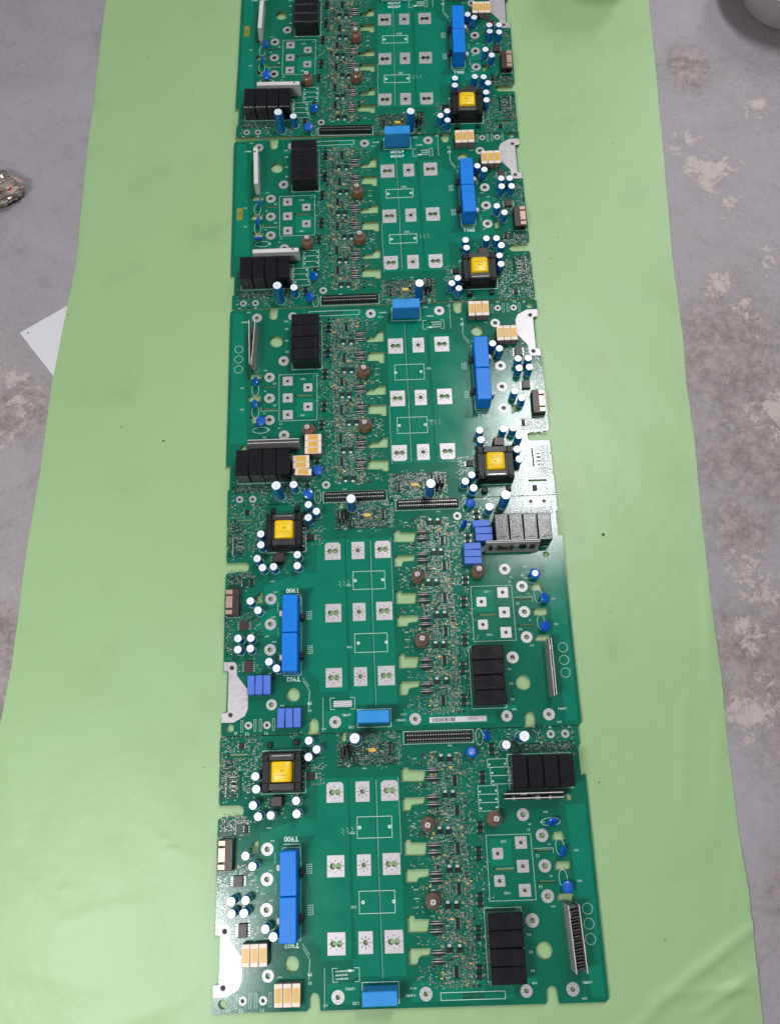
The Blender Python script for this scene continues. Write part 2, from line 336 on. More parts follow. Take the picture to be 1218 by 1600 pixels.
def blockcap(w_,h_,z,kind):
    mb=MB()
    if kind=='orange':
        mb.box(0,0,.2,w_-.7,h_,z-1.6,'greyside'); mb.box(0,0,z-1.4,w_-.6,h_+.1,1.4,'cream',bev=.4)
        mb.box(0,0,z+.001,w_-2.6,h_*.62,.12,'orange')
    else:
        mb.box(0,0,.2,w_-.9,h_,z-.2,'violet',bev=.6)
    return mb
def bigbox(w_,h_,z,m):
    mb=MB(); mb.box(0,0,.2,w_,h_,z-.2,m,bev=1.0); return mb
def so_ic(w_,h_,z,npin,m='black',vert=True):
    mb=MB(); bw=w_*.62
    mb.box(0,0,.3,bw,h_,z-.3,m,bev=.25)
    for i in range(npin):
        y=(i-(npin-1)/2)*h_*.92/npin
        for sx in (-1,1):
            mb.box(sx*(bw/2+(w_-bw)/4),y,.1,(w_-bw)/2,h_*.4/npin,.45,'leads')
    mb.poly(circ(bw*.28,h_*.36,.35,6),[],z+.01,z+.03,'ferrite','ferrite')
    return mb
def transformer(parent,T):
    base=MB(); base.box(0,0,.3,54,53,5,'black',bev=.6)
    for sx in (-1,1):
        base.box(sx*22.2,0,5.2,9.6,52.5,17.5,'black',bev=.8)
        for i in range(7): base.box(sx*27.6,(i-3)*7,3,1.4,1.6,4,'leads')
    for sx in (-1,1):
        base.box(sx*22.2,19,22.7,8,9,2.0,'black',bev=.5); base.box(sx*22.2,-19,22.7,8,9,2.0,'black',bev=.5)
    t=obj('transformer',base,parent,(T[0],T[1],0),(0,0,SK))
    core=MB()
    for sy in (-1,1): core.box(0,sy*19.4,5.4,34.6,9.5,20.6,'ferrite',bev=.7)
    for sx in (-1,1): core.box(sx*16.4,0,5.4,1.6,29,17.0,'ferrite')
    core.box(0,21,26.02,26,.8,.12,'leads')
    obj('core',core,t)
    coil=MB(); n=28; V=[]
    for y in (-13.3,-12.2,12.2,13.3):
        k=.955 if abs(y)>12.5 else 1
        for i in range(n):
            a=2*math.pi*i/n; c,s_=math.cos(a),math.sin(a); e=.45
            V.append((14.5*k*math.copysign(abs(c)**e,c),y,16.2+13.4*k*math.copysign(abs(s_)**e,s_)))
    F=[]
    for k in range(3):
        for i in range(n): j=(i+1)%n; F.append((k*n+i,k*n+j,k*n+n+j,k*n+n+i))
    F+= [tuple(range(n-1,-1,-1)),tuple(range(3*n,4*n))]
    coil.add(V,F,'yellow',True)
    for q in (-8.2,7.4): mbq=coil.box(0,q,29.62,22,.35,.05,'orange')
    text(coil,'96',1,1.5,4.2,z=29.72,rot=math.pi-SK,m='ink')
    for i in range(9): coil.box(-8+i*2,-4.6,29.66,1.1,.7,.04,'ink')
    obj('winding',coil,t)
    return t
def drum():
    mb=MB(); mb.lathe(0,0,[(8.6,.2),(9.5,1.2),(9.8,4),(9.8,12),(9.5,14),(8.6,15.6),(7.2,17),(6.2,18.5),(5.4,20),(5.0,23),(4.3,23.8),(0,24)],['varnish']*5+['drumtop']*2+['varnish']*2+['drumtop'],26)
    for i in range(9): mb.lathe(0,0,[(9.75,1.6+i*1.2),(9.95,2.0+i*1.2),(9.75,2.4+i*1.2)],['varnish'],26)
    mb.poly(rect(.2,.2,6.0,5.4,SK),[],24.02,24.6,'white','white'); mb.poly(rect(.2,.2,2.6,3.0,SK),[],24.62,24.66,'drumtop','drumtop')
    return mb
def disc_mesh():
    mb=MB(); n=22; prof=[(0,-2.3),(4.6,-2.2),(7.0,-1.5),(7.9,-.4),(7.9,.4),(7.0,1.5),(4.6,2.2),(0,2.3)]
    for k in range(len(prof)-1):
        (r0,z0),(r1,z1)=prof[k],prof[k+1]
        V=[(max(r0,.01)*math.cos(2*math.pi*i/n),max(r0,.01)*math.sin(2*math.pi*i/n),z0) for i in range(n)]+[(max(r1,.01)*math.cos(2*math.pi*i/n),max(r1,.01)*math.sin(2*math.pi*i/n),z1) for i in range(n)]
        mb.add(V,[(i,(i+1)%n,n+(i+1)%n,n+i) for i in range(n)],'disc',True)
    return mb
def tube(mb,p,q,r,m,n=6):
    p=Vector(p);q=Vector(q);d=(q-p).normalized(); u=d.orthogonal().normalized(); v=d.cross(u)
    V=[tuple(P+u*r*math.cos(2*math.pi*i/n)+v*r*math.sin(2*math.pi*i/n)) for P in (p,q) for i in range(n)]
    mb.add(V,[(i,(i+1)%n,n+(i+1)%n,n+i) for i in range(n)]+[tuple(range(n-1,-1,-1)),tuple(range(n,2*n))],m,True)
def connector():
    mb=MB(); W,H=92,12.4
    mb.box(0,0,.2,W,H,5,'black',bev=.5)
    for sy in (-1,0,1): mb.box(0,sy*5.7,5,W-1,1.0 if sy else .9,2.6,'black')
    for sx in (-1,1): mb.box(sx*(W/2-.9),0,5,1.2,H-.6,2.6,'black')
    return mb
def connector_pins():
    mb=MB()
    for i in range(25):
        x=(i-12)*3.55
        for sy in (-1,1):
            mb.box(x,sy*2.9,4.8,1.5,1.7,2.2,'leads'); mb.box(x,sy*7.1,.1,.9,2.2,.5,'leads')
            if i<24: mb.box(x+1.78,sy*2.9,5,.5,4.6,2.0,'black')
    return mb
def sip_plate(L_,H_,variant):
    """upright module lying in local XZ: length along X"""
    mb=MB(); r=random.Random(variant)
    if variant>=4:
        mb.box(0,0,.6,L_-3,7.4,H_-.6,'ceramic',bev=.5); mb.box(0,-4.4,H_*.35,L_*.55,1.4,H_*.4,'black'); mb.box(-L_*.36,-1,H_,3,3,.1,'black')
        for i in range(22): mb.box((i-10.5)*3.2,0,-1.5,.8,.7,3.2,'leads')
        return mb
    mb.box(0,0,.6,L_,1.3,H_-.6,'ceramicg',bev=.25)
    x=-L_/2+5
    while x<L_/2-6:
        w_=r.choice([4,6,9]); mb_h=r.uniform(.2,.5)*H_
        m=r.choice(['black','black','ferrite','leads','brownic'])
        for sy in ((-1,) if variant!=3 else (-1,1)): mb.box(x+w_/2,sy*1.5,H_*.3+r.uniform(0,H_*.15),w_,1.7,mb_h,m)
        x+=w_+r.uniform(1,2.5)
    mb.box(0,0,H_-.02,L_-.4,1.0,.16,'ceramic')
    n=int(L_/3.2)
    for i in range(n): mb.box((i-(n-1)/2)*3.2,0,-1.5,.8,.7,3.2,'leads')
    return mb
def sip_fins(L_,H_):
    mb=MB(); n=20
    for i in range(n):
        x=(i-(n-1)/2)*L_/n
        mb.box(x,0,4,1.5,10.5,H_-6,'black' if i%2 else 'brownic',ang=.12)
        mb.box(x+.8,0,4,.35,10.5,H_-7.5,'leads',ang=.12)
    return mb
SM={}   # shared meshes
def sm(key,fn,*a):
    if key not in SM: SM[key]=fn(*a).mesh(key.split('|')[0])
    return SM[key]
# ------------------------------------------------------------------ text
_dg=None
def text_mesh_geo(body,size,align='CENTER'):
    cu=bpy.data.curves.new('t','FONT'); cu.body=body; cu.size=size; cu.align_x=align; cu.align_y='CENTER'; cu.resolution_u=2
    o=bpy.data.objects.new('t',cu); col.objects.link(o); bpy.context.view_layer.update()
    dg=bpy.context.evaluated_depsgraph_get(); me=bpy.data.meshes.new_from_object(o.evaluated_get(dg))
    V=[tuple(v.co) for v in me.vertices]; F=[tuple(p.vertices) for p in me.polygons]
    bpy.data.objects.remove(o); bpy.data.curves.remove(cu); bpy.data.meshes.remove(me); return V,F
_tc={}
def text(mb,body,x,y,size,z=.1,rot=math.pi,m='silk',bold=0.0):
    if (body,size) not in _tc: _tc[(body,size)]=text_mesh_geo(body,size)
    V,F=_tc[(body,size)]; r=rot+SK; c,s_=math.cos(r),math.sin(r)
    for dx in ((0,bold) if bold else (0,)):
        mb.add([(x+(vx+dx)*c-vy*s_,y+(vx+dx)*s_+vy*c,z+.004*(dx>0)) for vx,vy,vz in V],F,m)
def line(mb,x0,y0,x1,y1,w_=.6,z=.08,m='silk'):
    a=math.atan2(y1-y0,x1-x0); L_=math.hypot(x1-x0,y1-y0)
    mb.add([(px,py,z) for px,py in rect((x0+x1)/2,(y0+y1)/2,L_+w_,w_,a)],[(0,1,2,3)],m)
def frame(mb,cx,cy,w_,h_,lw=.6,z=.08,a=SK):
    P=rect(cx,cy,w_,h_,a)
    for i in range(4): line(mb,*P[i],*P[(i+1)%4],lw,z+.001*(i%2))
def circle_line(mb,cx,cy,r,lw=.5,z=.08,n=28,a0=0,a1=2*math.pi,ry=None):
    V=[]
    for i in range(n+1):
        a=a0+(a1-a0)*i/n
        for q in (-lw/2,lw/2): V.append((cx+(r+q)*math.cos(a),cy+((ry or r)+q)*math.sin(a),z))
    mb.add(V,[(2*i,2*i+1,2*i+3,2*i+2) for i in range(n)],'silk')
# ------------------------------------------------------------------ component tables
SC=[(-132.0,58.3),(-120.4,47),(-132.3,37.8),(-204.2,16.6),(-204.4,.4),(-209,-20.4),(-202.4,-34),(-186.3,-34.7),(-150.8,-18.3),(-150.9,-34.4),(-220.6,-83),(-210.2,-96.8),(-238,-136),(-221,-136.6),(-238.4,-151.8),(-222,-152),(-195.6,-172.2),(-184,-181.4)]
BC=[(-67.3,56),(160.4,45.8)]; MC=[(137.2,36.6)]
RT=[(151.3,1),(172.2,.3),(192.9,-.6),(213.6,-1.3)]; RB=[(112.9,-179.6),(112,-200),(111.3,-220.9),(111.1,-241.4)]
BK=[(-221.6,-202.2),(-210.4,-202.5),(-199.2,-202.8),(-180.5,-249.9),(-169.2,-250.3),(-158,-250.6)]
RBK=[(123.1,13.9),(126,2.8),(125.9,-8.2),(107,-20.4),(106.6,-31.2),(106.2,-42)]
IC=[(64.5,-5.3,8.2,13.9),(64.5,-43.8,8.2,13.6),(61.2,-91.9,8,14.2),(58.6,-141.4,8,12.9),(53.4,-183,8,13),(47,-239.1,8,12.8)]
SOT=[(48.3,25),(59.8,24.3),(50.2,-22.6),(60.7,-23.2),(38.7,-68.5),(50.3,-69.2),(48.1,-117),(58.7,-117.4),(42.4,-160.5),(53.5,-161),(40.4,-211.7),(53.5,-212.5)]
DUAL=[(103.1,.6),(102.2,-8.5),(93.7,-63.6),(93,-71.6),(88.6,-95),(87.6,-104.8),(85.2,-151.3),(84.4,-160.5),(79,-190),(78.1,-200.2),(76.3,-236),(75.4,-245.2),(119,37),(119,28)]
DIO=[(35.6,9.8),(34.8,-.6),(33.2,-25),(33.2,-34.4),(30.8,-86),(30.1,-95.2),(30.2,-121.2),(29.8,-130),(26.8,-181),(26,-190.5),(26.1,-215.1),(25.5,-225.2)]
DRUM=[(24.0,-59.2),(112.6,-57.5),(22.9,-153)]
SOX=[(-21.2,42.1,6,14,5),(-79.5,47,8,12,3),(-72,30.7,7,8,3),(-227.3,58.4,11,8,3),(-221.7,-50.6,8,9,3)]
DARK=[(-232.9,-114.7,20,13.5,5),(-227.2,-174.5,18.5,16.5,5)]
# ------------------------------------------------------------------ board surface layers
keep=[]   # footprints to avoid (cx,cy,hw,hh)
for x,y in SC: keep.append((x,y,6.3,6.3))
for x,y in BC: keep.append((x,y,8,8))
for x,y in MC: keep.append((x,y,7,7))
for x,y in RT: keep.append((x,y,11,22))
for x,y in RB: keep.append((x,y,23,11))
for x,y in BK: keep.append((x,y,6.5,14.5))
for x,y in RBK: keep.append((x,y,14,6.5))
for x,y,a,b in IC: keep.append((x,y,a/2+.8,b/2+.8))
for x,y in SOT: keep.append((x,y,4.6,6))
for x,y in DUAL: keep.append((x,y,5,5))
for x,y in DIO: keep.append((x,y,11,2.6))
for x,y in DRUM: keep.append((x,y,8.4,8.4))
for x,y,a,b,n in SOX: keep.append((x,y,a/2+1,b/2+1))
for x,y,a,b,n in DARK: keep.append((x,y,a/2+1,b/2+1))
for x,y,r,h in RINGS: keep.append((x,y,r+1,r+1))
for c in CUT: 
    xs=[p[0] for p in c]; ys=[p[1] for p in c]; keep.append(((min(xs)+max(xs))/2,(min(ys)+max(ys))/2,(max(xs)-min(xs))/2+.8,(max(ys)-min(ys))/2+.8))
keep+=[(-169,20,29,28),(47,53.5,50,11),(-249,-80,9,21),(-180,-17,9,8),(-132,12.5,10,6),(-150.7,58,5,5),(-187.5,57,5,5)]
def free(x,y,q=1.0):
    for cx,cy,hw,hh in keep:
        if abs(x-cx)<hw+q and abs(y-cy)<hh+q: return False
    return True
REG=[ # x0,x1,y0,y1,density
 (28,76,-256,34,.72),(-4,28,-256,30,.22),(76,98,-256,30,.2),(-256,-198,-12,66,.42),(-258,-216,-60,-37,.5),(-261,-246,-160,-101,.5),(-246,-206,-128,-100,.35),(-244,-206,-188,-164,.3),
 (-95,-4,20,66,.52),(140,236,24,60,.34),(96,135,14,62,.22),(-140,-112,-4,34,.3),(-205,-140,-40,-8,.10),(-212,-198,44,64,.2),(-160,-112,58,68,.2)]
def chips():
    r=random.Random(11); mb=MB()
    for (x0,x1,y0,y1,d) in REG:
        gx,gy=2.9,2.35; ny=int((y1-y0)/gy); nx=int((x1-x0)/gx)
        for j in range(ny):
            for i in range(nx):
                if r.random()>d: continue
                x=x0+(i+.5)*gx+r.uniform(-.35,.35); y=y0+(j+.5)*gy+r.uniform(-.2,.2)+ (x)*SK
                y+=(.6 if i%2 else 0)
                if not free(x,y,1.1): continue
                ver=r.random()<.42; w_,h_=(1.0,1.9) if ver else (1.9,1.0); 
                m=r.choice(['resist','resist','resist','resist','tan','ceramicg']); a=SK
                if ver:
                    mb.box(x,y,.1,w_,h_*.55,.55,m,a); mb.box(x,y+h_*.39,.1,w_,h_*.24,.57,'leads',a); mb.box(x,y-h_*.39,.1,w_,h_*.24,.57,'leads',a)
                else:
                    mb.box(x,y,.1,w_*.55,h_,.55,m,a); mb.box(x+w_*.39,y,.1,w_*.24,h_,.57,'leads',a); mb.box(x-w_*.39,y,.1,w_*.24,h_,.57,'leads',a)
    return mb
def bodies():
    r=random.Random(23); out=[]
    for k in range(900):
        if len(out)>=150: break
        x=r.uniform(16,76); y=r.uniform(-256,34)
        if x<27 and r.random()<.5: continue
        if free(x,y,1.6) and all(abs(x-a)+abs(y-b)>5 for a,b in out): out.append((x,y))
    mb=MB()
    for x,y in out:
        m=r.choice(['tan','gold','black','ferrite','brownic','ceramicg','leads','tan']); hz=r.uniform(1.0,3.4); w_,h_=r.choice([(3.2,1.8),(1.8,3.2),(2.4,2.4),(4.2,2.2)])
        mb.box(x,y,.1,w_,h_,hz,m,SK,bev=.3)
        if w_>h_: mb.box(x-w_*.42,y,.08,.9,h_*.95,hz*.7,'tin',SK); mb.box(x+w_*.42,y,.08,.9,h_*.95,hz*.7,'tin',SK)
        else: mb.box(x,y-h_*.42,.08,w_*.95,.9,hz*.7,'tin',SK); mb.box(x,y+h_*.42,.08,w_*.95,.9,hz*.7,'tin',SK)
    return mb
def traces():
    r=random.Random(5); mb=MB(); z=.045
    for (x0,x1,y0,y1,d) in REG:
        # dull field under the dense parts
        area_=(x1-x0)*(y1-y0)
        for k in range(int(area_*.045*(d+.25))):
            x=r.uniform(x0,x1); y=r.uniform(y0,y1)
            if not free(x,y,.4): continue
            L_=r.choice([3,5,8,12]); horiz=r.random()<.45
            xe,ye=(x+L_,y) if horiz else (x,y-L_)
            if xe>x1+6 or ye<y0-4 or not free(xe,ye,.4) or not free((x+xe)/2,(y+ye)/2,.2): continue
            tm='trace' if k%5<2 else 'dull'
            line(mb,x,y,xe,ye,.45 if k%5<2 else .8,z+.002*(k%9),tm)
            if r.random()<.5:
                a=r.choice([-1,1]); xb,yb=(xe+2,ye+2*a) if horiz else (xe+2*a,ye-2)
                if free(xb,yb,.4): line(mb,xe,ye,xb,yb,.5,z+.002*(k%9)+.001,tm)
            if r.random()<.6:
                mb.poly(circ(xe,ye,.62,8),[],z+.02,z+.03,'silk' if r.random()<.3 else 'leads','hole')
    return mb
def silk(new=True):
    r=random.Random(3); mb=MB()
    (silk_new if new else silk_old)(mb)
    def smudge(x,y,n=4,s=1.0,rot=SK):
        """an unreadably small reference: a few short strokes"""
        for i in range(n):
            dx=(i-(n-1)/2)*1.25*s; c,s_=math.cos(rot),math.sin(rot); px,py=x+dx*c,y+dx*s_
            k=r.random()
            mb.add([(a,b,.09) for a,b in rect(px-.3*s,py,.32*s,1.5*s,rot)],[(0,1,2,3)],'silk')
            if k<.7: mb.add([(a,b,.094) for a,b in rect(px,py+.6*s*r.choice((-1,1,0)),.9*s,.3*s,rot)],[(0,1,2,3)],'silk')
            if k>.4: mb.add([(a,b,.097) for a,b in rect(px+.3*s,py+.2*s,.3*s,.9*s,rot)],[(0,1,2,3)],'silk')
    for (x0,x1,y0,y1,d) in REG:
        for k in range(int((x1-x0)*(y1-y0)*.0026*(1+d))):
            x=r.uniform(x0+2,x1-2); y=r.uniform(y0+1,y1-1)
            if free(x,y,1): smudge(x,y,r.choice((3,4)),.8)
    for x,y in SC: circle_line(mb,x,y,6.2,.35)
    for x,y in BC: circle_line(mb,x,y,8.2,.4)
    for x,y in MC: circle_line(mb,x,y,7.0,.4)
    for x,y in ((-191,-51),(-204,-96.4),(-200,-132.5),(-180,-232),(-197,-186),(178,-66),(-186.5,-67.5),(-190,-104.5),(-190,-141),(-126,41),(12,27),(40,34),(25,-141),(3,-60.5),(2,-139),(2,-150),(36,-245),(-70,66),(-58,18),(62,41),(70,31)): smudge(x,y,4,1.2)
    # outlines of transformer, connector, relays, boxes
    frame(mb,-169,20.5,60,57); frame(mb,46.8,53.6,97,17.5,.6)
    frame(mb,-51.8,-257,47,24.5); frame(mb,112,-210.5,48.5,86.5,.5); frame(mb,182.4,-.2,87,46,.5)
    frame(mb,-248.5,-80.8,19,42,.4)
    line(mb,-150,-73.5,-149,-100,.6); line(mb,-150,-73.5,-172,-72.8,.6)
    frame(mb,-163,-134,25,113,.4)
    # square-pad field
    P=[(100.4,-77.9),(160.2,-79.7),(158.6,-160.6),(97.8,-158.8)]
    for i in range(4): line(mb,*P[i],*P[(i+1)%4],.42,.08+.001*i)
    line(mb,163,-98,188,-98.8,.4); line(mb,188,-98.8,188,-105,.4)
    text(mb,'L1',157.4,-74.5,4.6); text(mb,'L2',166.5,-107.5,4.6); text(mb,'L3',166,-145.5,4.6)
    text(mb,'+UG',121.5,-150.3,4.4); text(mb,'-UG',123.4,-87,4.4)
    text(mb,'X1',183.4,-94,3); text(mb,'X2',181.4,-133,3); text(mb,'X13',180,-169.6,3.4)
    text(mb,'X4',160.6,-67.5,3)
    text(mb,'R54',183.5,-53,3.6); text(mb,'R52',218.4,-103.4,3.6); text(mb,'R53',218,-141,3.6)
    for k,(x,y) in (('K4',(144.2,-242.9)),('K3',(144.4,-221.3)),('K2',(144.4,-201.1)),('K1',(132.7,-168.6))): text(mb,k,x,y,4.6)
    text(mb,'T900',-161,-66.5,9.4,bold=.35); text(mb,'T902',-163.5,-195.6,9.4,bold=.35)
    text(mb,'C93',-83.8,-267,5.2)
    text(mb,'T1',-203.6,-268,5.6); text(mb,'T2',-230.2,-267,5.6); text(mb,'D',-246.4,-265.6,5.6)
    text(mb,'X11',-122.8,-267.3,3.8); text(mb,'-UMR2',-90,-250.2,4.6)
    text(mb,'+UMR1',-13.8,-262,4.4); text(mb,'X113',-9.6,-254.3,3.8); text(mb,'X18',145.6,-257.2,3.8); text(mb,'-UMR1',212.6,-260.2,4.6); text(mb,'X10',206.4,-278,3.8)
    text(mb,'X9',229.6,56,3.4); text(mb,'X8',203,57,3.4)
    # milled-slot outlines round T1/T2
    for cx in (-202.2,-228.3):
        for sx in (-1,1): frame(mb,cx+sx*9.2,-256.8,2.9,16,.35)
    for sx in (0,1): line(mb,-141.2,-213+sx*5,-150,-199+sx*4,.4)
    line(mb,-141,-214,-143,-237,.6); line(mb,-122.4,-225,-124,-271,.45)
    # varistor outlines
    for x,y,rx,ry in ((189,-66,13,5),(197.5,-98,5.5,11),(197,-137,5.5,11),(103.5,50.5,5,11)):
        circle_line(mb,x,y,rx,.5,.08,30,ry=ry)
    # board-to-board lines in the pad area
    line(mb,-43.2,2,-45.4,-95,.35); line(mb,-12.6,4,-14.4,-95,.3); line(mb,-45.8,-95,-48,-240,.25)
    for k in range(3):
        for q in range(4): 
            mb.add([(a,b,.09) for a,b in rect(-92+k*6.4+(q%2)*1.6,-58-q*2.3+k*.4,1.6,.5,.6)],[(0,1,2,3)],'silk')
    for gy in (-100,-150):
        for i in range(3):
            for j in range(5): mb.add([(a,b,.09) for a,b in circ(-141+i*2.9,gy-j*2.7+i*.1,.75,8)],[tuple(range(8))],'silk')
    for gy in (-84,-122,-158):
        for j in range(5): mb.add([(a,b,.09) for a,b in circ(-183.6-j*.05,gy-j*2.7,.6,8)],[tuple(range(8))],'silk')
    # pinouts like 79 / 11
    text(mb,'79',-141,-230.6,6,bold=.3); text(mb,'11',-141.4,-240.8,5.4,bold=.3)
    for (x,y) in ((-238.6,0),(-238.7,6),(-238.8,12),(-238.9,18)): mb.box(x,y,.1,6.2,.9,.25,'leads',SK); mb.box(x,y+2.4,.1,5,2.3,.3,'resist',SK)
    line(mb,-249,20,-250,-8,.5)
    return mb
def silk_new(mb):    # boards with wide capacitor outlines and three circles
    for cy in (-58.5,-151):
        frame(mb,-48.4+(cy+58)*.02,cy,47,27,.6); 
        for s_ in (-1,1):
            circle_line(mb,-48.4+s_*20.3,cy-.0+s_*20*SK,1.6,1.4)
    text(mb,'C91',-78.8,-63.8,4.6); text(mb,'C92',-81.3,-155,4.6)
    for x,y in ((224,-175.1),(223.5,-193),(223.1,-211)): circle_line(mb,x,y,6.6,.5)
    return mb
def silk_old(mb):
    for cy in (-58.8,-151):
        frame(mb,-48.8,cy,46,17.5,.8)
        for s_ in (-1,1): circle_line(mb,-48.8+s_*19.5,cy+s_*19.5*SK,1.6,1.4)
    text(mb,'C91',-56,-71.5,5.6); text(mb,'C92',-57,-164,5.6)
    text(mb,'6021LP',-49.8,-238.4,8,bold=.6); text(mb,'6022LP',-49.6,-229.4,8,bold=.6)
    return mb
def cert(mode):
    mb=MB(); cx,cy=-95,-234.2
    for s_ in (-1,1):
        line(mb,cx+s_*17,cy-8-s_*.5,cx+s_*17.4,cy+8-s_*.5,.5)
        for t in (-1,1): line(mb,cx+s_*17.2,cy+t*8-s_*.5,cx+s_*11,cy+t*8-s_*.3,.5,.083)
    if mode=='sticker':
        mb.add([(a,b,.12) for a,b in rect(cx,cy-.5,26,8.5,SK)],[(0,1,2,3)],'white')
        r=random.Random(2)
        for row in range(3):
            x=cx-12
            while x<cx+12:
                w_=r.uniform(.5,1.6); mb.add([(a,b,.15) for a,b in rect(x,cy+1.9-row*2.6,w_,1.0,SK)],[(0,1,2,3)],'ink'); x+=w_+.7
    else:
        r=random.Random(4)
        for row in range(3):
            x=cx-12.5
            while x<cx+12:
                w_=r.uniform(.7,1.8); mb.add([(a,b,.1) for a,b in rect(x,cy+4.6-row*4.4,w_*.7,2.0,SK)],[(0,1,2,3)],'silk' if (row==0 or x<cx+2) else 'trace'); x+=w_+.55
        mb.add([(a,b,.1) for a,b in rect(cx+5,cy+4.6,5,3,SK)],[(0,1,2,3)],'silk')
    return mb
def serial(mode):
    mb=MB(); cx,cy=65.6,-265.9
    if mode=='label':
        mb.box(cx,cy,.06,80,7.4,.12,'white',SK)
        text(mb,'042265',cx+20,cy,4.6,z=.2,m='ink')
        r=random.Random(8); x=cx-36
        while x<cx-5:
            w_=r.choice((.4,.8,1.3)); mb.add([(a,b,.2) for a,b in rect(x,cy+(x-cx)*SK,w_,5.2,SK)],[(0,1,2,3)],'ink'); x+=w_+r.choice((.5,.9))
    else:
        frame(mb,cx,cy-1.2,82,8.6,.6)
        for i in range(22): mb.add([(a,b,.09) for a,b in rect(cx-12+i*1.25,cy-1+(-12+i*1.25)*SK,.5,5.4,SK+(.35 if i%2 else -.35))],[(0,1,2,3)],'trace')
        mb.add([(a,b,.07) for a,b in rect(cx+1,cy-1.2,28,6.4,SK)],[(0,1,2,3)],'dull')
    return mb
def pours():
    mb=MB()
    def P(pts): mb.poly(pts,[],.02,.03,'pour','pour')
    # columns of copper under the big pads, clear of the holes' edges
    hs=lambda idx:[(circ(PADS[i][0],PADS[i][1],3.6,14) if PADS[i][2]=='b' else eight(PADS[i][0],PADS[i][1],4.5,4.2)) for i in idx]
    mb.poly([(-123,8),(-126,-60),(-139,-80),(-142,-186),(-126,-200),(-127.5,-216),(-87,-217.5),(-82,7)][::-1][::-1],hs((0,3,6)),.02,.03,'pour','pour')
    mb.poly([(-80,6.5),(-46,5.5),(-51,-238),(-86,-237),(-85,-216),(-81,-216)],hs((1,4,7)),.022,.032,'pour','pour')
    mb.poly([(-43,5.4),(-12.6,4.4),(-18,-240),(-48,-239)],hs((2,5,8)),.024,.034,'pour','pour')
    rr=lambda i:circ(RINGS[i][0],RINGS[i][1],RINGS[i][3]+.3,16)
    mb.poly([(-216.5,-92),(-176,-93),(-177.5,-131.5),(-216,-131)],[rr(1)],.02,.03,'pour','pour')
    mb.poly([(-203,-57),(-145,-40),(-125,-45),(-127,-64),(-179,-64),(-180,-90),(-203,-89)],[rr(0)],.023,.033,'pour','pour')
    mb.poly([(211,-45),(238,-46),(232,-278),(216,-277)],[],.02,.03,'pour','pour')
    mb.poly([(-121,-243),(-78,-244),(-79,-268),(-122,-267)],[rr(4)],.02,.03,'pour','pour')
    mb.poly([(-10,-247),(150,-252),(149,-258),(120,-257),(118,-274),(-12,-270)],[rr(5)],.026,.036,'pour','pour')
    mb.poly([(104,-83),(133,-84),(132,-117),(103,-116)],[circ(113.9,-101.5,3.4,12)],.02,.03,'pour','pour')
    # dull fields below the dense circuitry
    def D(x0,x1,y0,y1,zz=.012): mb.poly([(x0,y0+x0*SK*0),(x1,y0),(x1,y1),(x0,y1)],[],zz,zz+.006,'dull','dull')
    D(24.5,26.5,-4,-3)
    D(-256,-233,-10,42); D(-93,-14,21,52); D(-257,-217,-59,-38); D(142,234,25,38)
    return mb
def leads_below():
    r=random.Random(9); mb=MB()
    for k in range(260):
        x=r.uniform(-255,235); y=r.uniform(-270,55)
        if not any(abs(x-c[0])<c[2] and abs(y-c[1])<c[3] for c in [(q[0],q[1],q[2],q[3]) for q in keep[-30:]]): mb.box(x,y,-4.6,.8,.8,3.0,'leads')
    return mb
# ------------------------------------------------------------------ one board
def ori(n,up=(0,0,1)):
    return Vector(n).normalized().to_track_quat('Z','Y').to_euler()
# per-board differences
VAR={
 5:dict(lab='nearest circuit board, with a finned upright module near its lower right corner',blk='orange',rblk=None,new=True,serial='box',cert='print',
   disc=[((112.8,51),(1,.3,.75)),((89.9,30.6),(.1,.35,1)),((189.9,-66.1),(.1,-1,.75)),((199.6,-103.3),(.9,-.4,.8)),((200,-146.7),(.1,.2,1))],sip='fins'),
 4:dict(lab='circuit board with violet-blue block capacitors and a white barcode label along its near edge',blk='violet',rblk='violet',new=True,serial='label',cert='sticker',
   disc=[((110.4,48),(.2,.1,1)),((98,15.3),(.9,-.65,.35)),((194.7,-66.8),(0,.1,1)),((204.9,-103.9),(.5,.1,.9)),((200.6,-144.5),(.25,-.35,.9))],sip='single'),
 3:dict(lab='middle circuit board with orange block capacitors on both its left and right sides',blk='orange',rblk='orange',new=True,serial='box',cert='print',
   disc=[((195.4,-146.4),(1,.15,.75)),((197.1,-107.2),(1,.2,.8)),((187.5,-77.3),(.15,.3,1)),((101.7,10.8),(.3,.3,1)),((116.7,48.5),(0,.2,1))],sip='pair'),
 2:dict(lab='circuit board with yellow edge label and thick white modules, between middle and farthest boards',blk='orange',rblk=None,new=False,serial='box',cert='print',
   disc=[((192.2,-142.8),(1,-.2,.45)),((195.1,-105.2),(1,.1,.5)),((195.1,-71.1),(0,-1,.55)),((104.3,9.3),(.6,.2,.7)),((112.4,49),(.5,.3,.7))],sip='lean'),
 1:dict(lab='farthest circuit board, cut off by the top edge of the photo',blk='orange',rblk=None,new=False,serial='box',cert='print',
   disc=[((190,-142),(.8,.5,.5)),((195,-105.2),(1,.1,.6)),((187,-71.1),(.1,.4,.9)),((102,9.3),(.6,.2,.7)),((112.4,49),(0,.3,1))],sip='lean2')}
POSE={1:(13.6,1153.6,3.1165,2.2),2:(3.5,812.2,-3.141,0),3:(-4.8,468.9,-3.143,0),4:(10.9,341.7,-.0009,0),5:(0,0,0,0)}
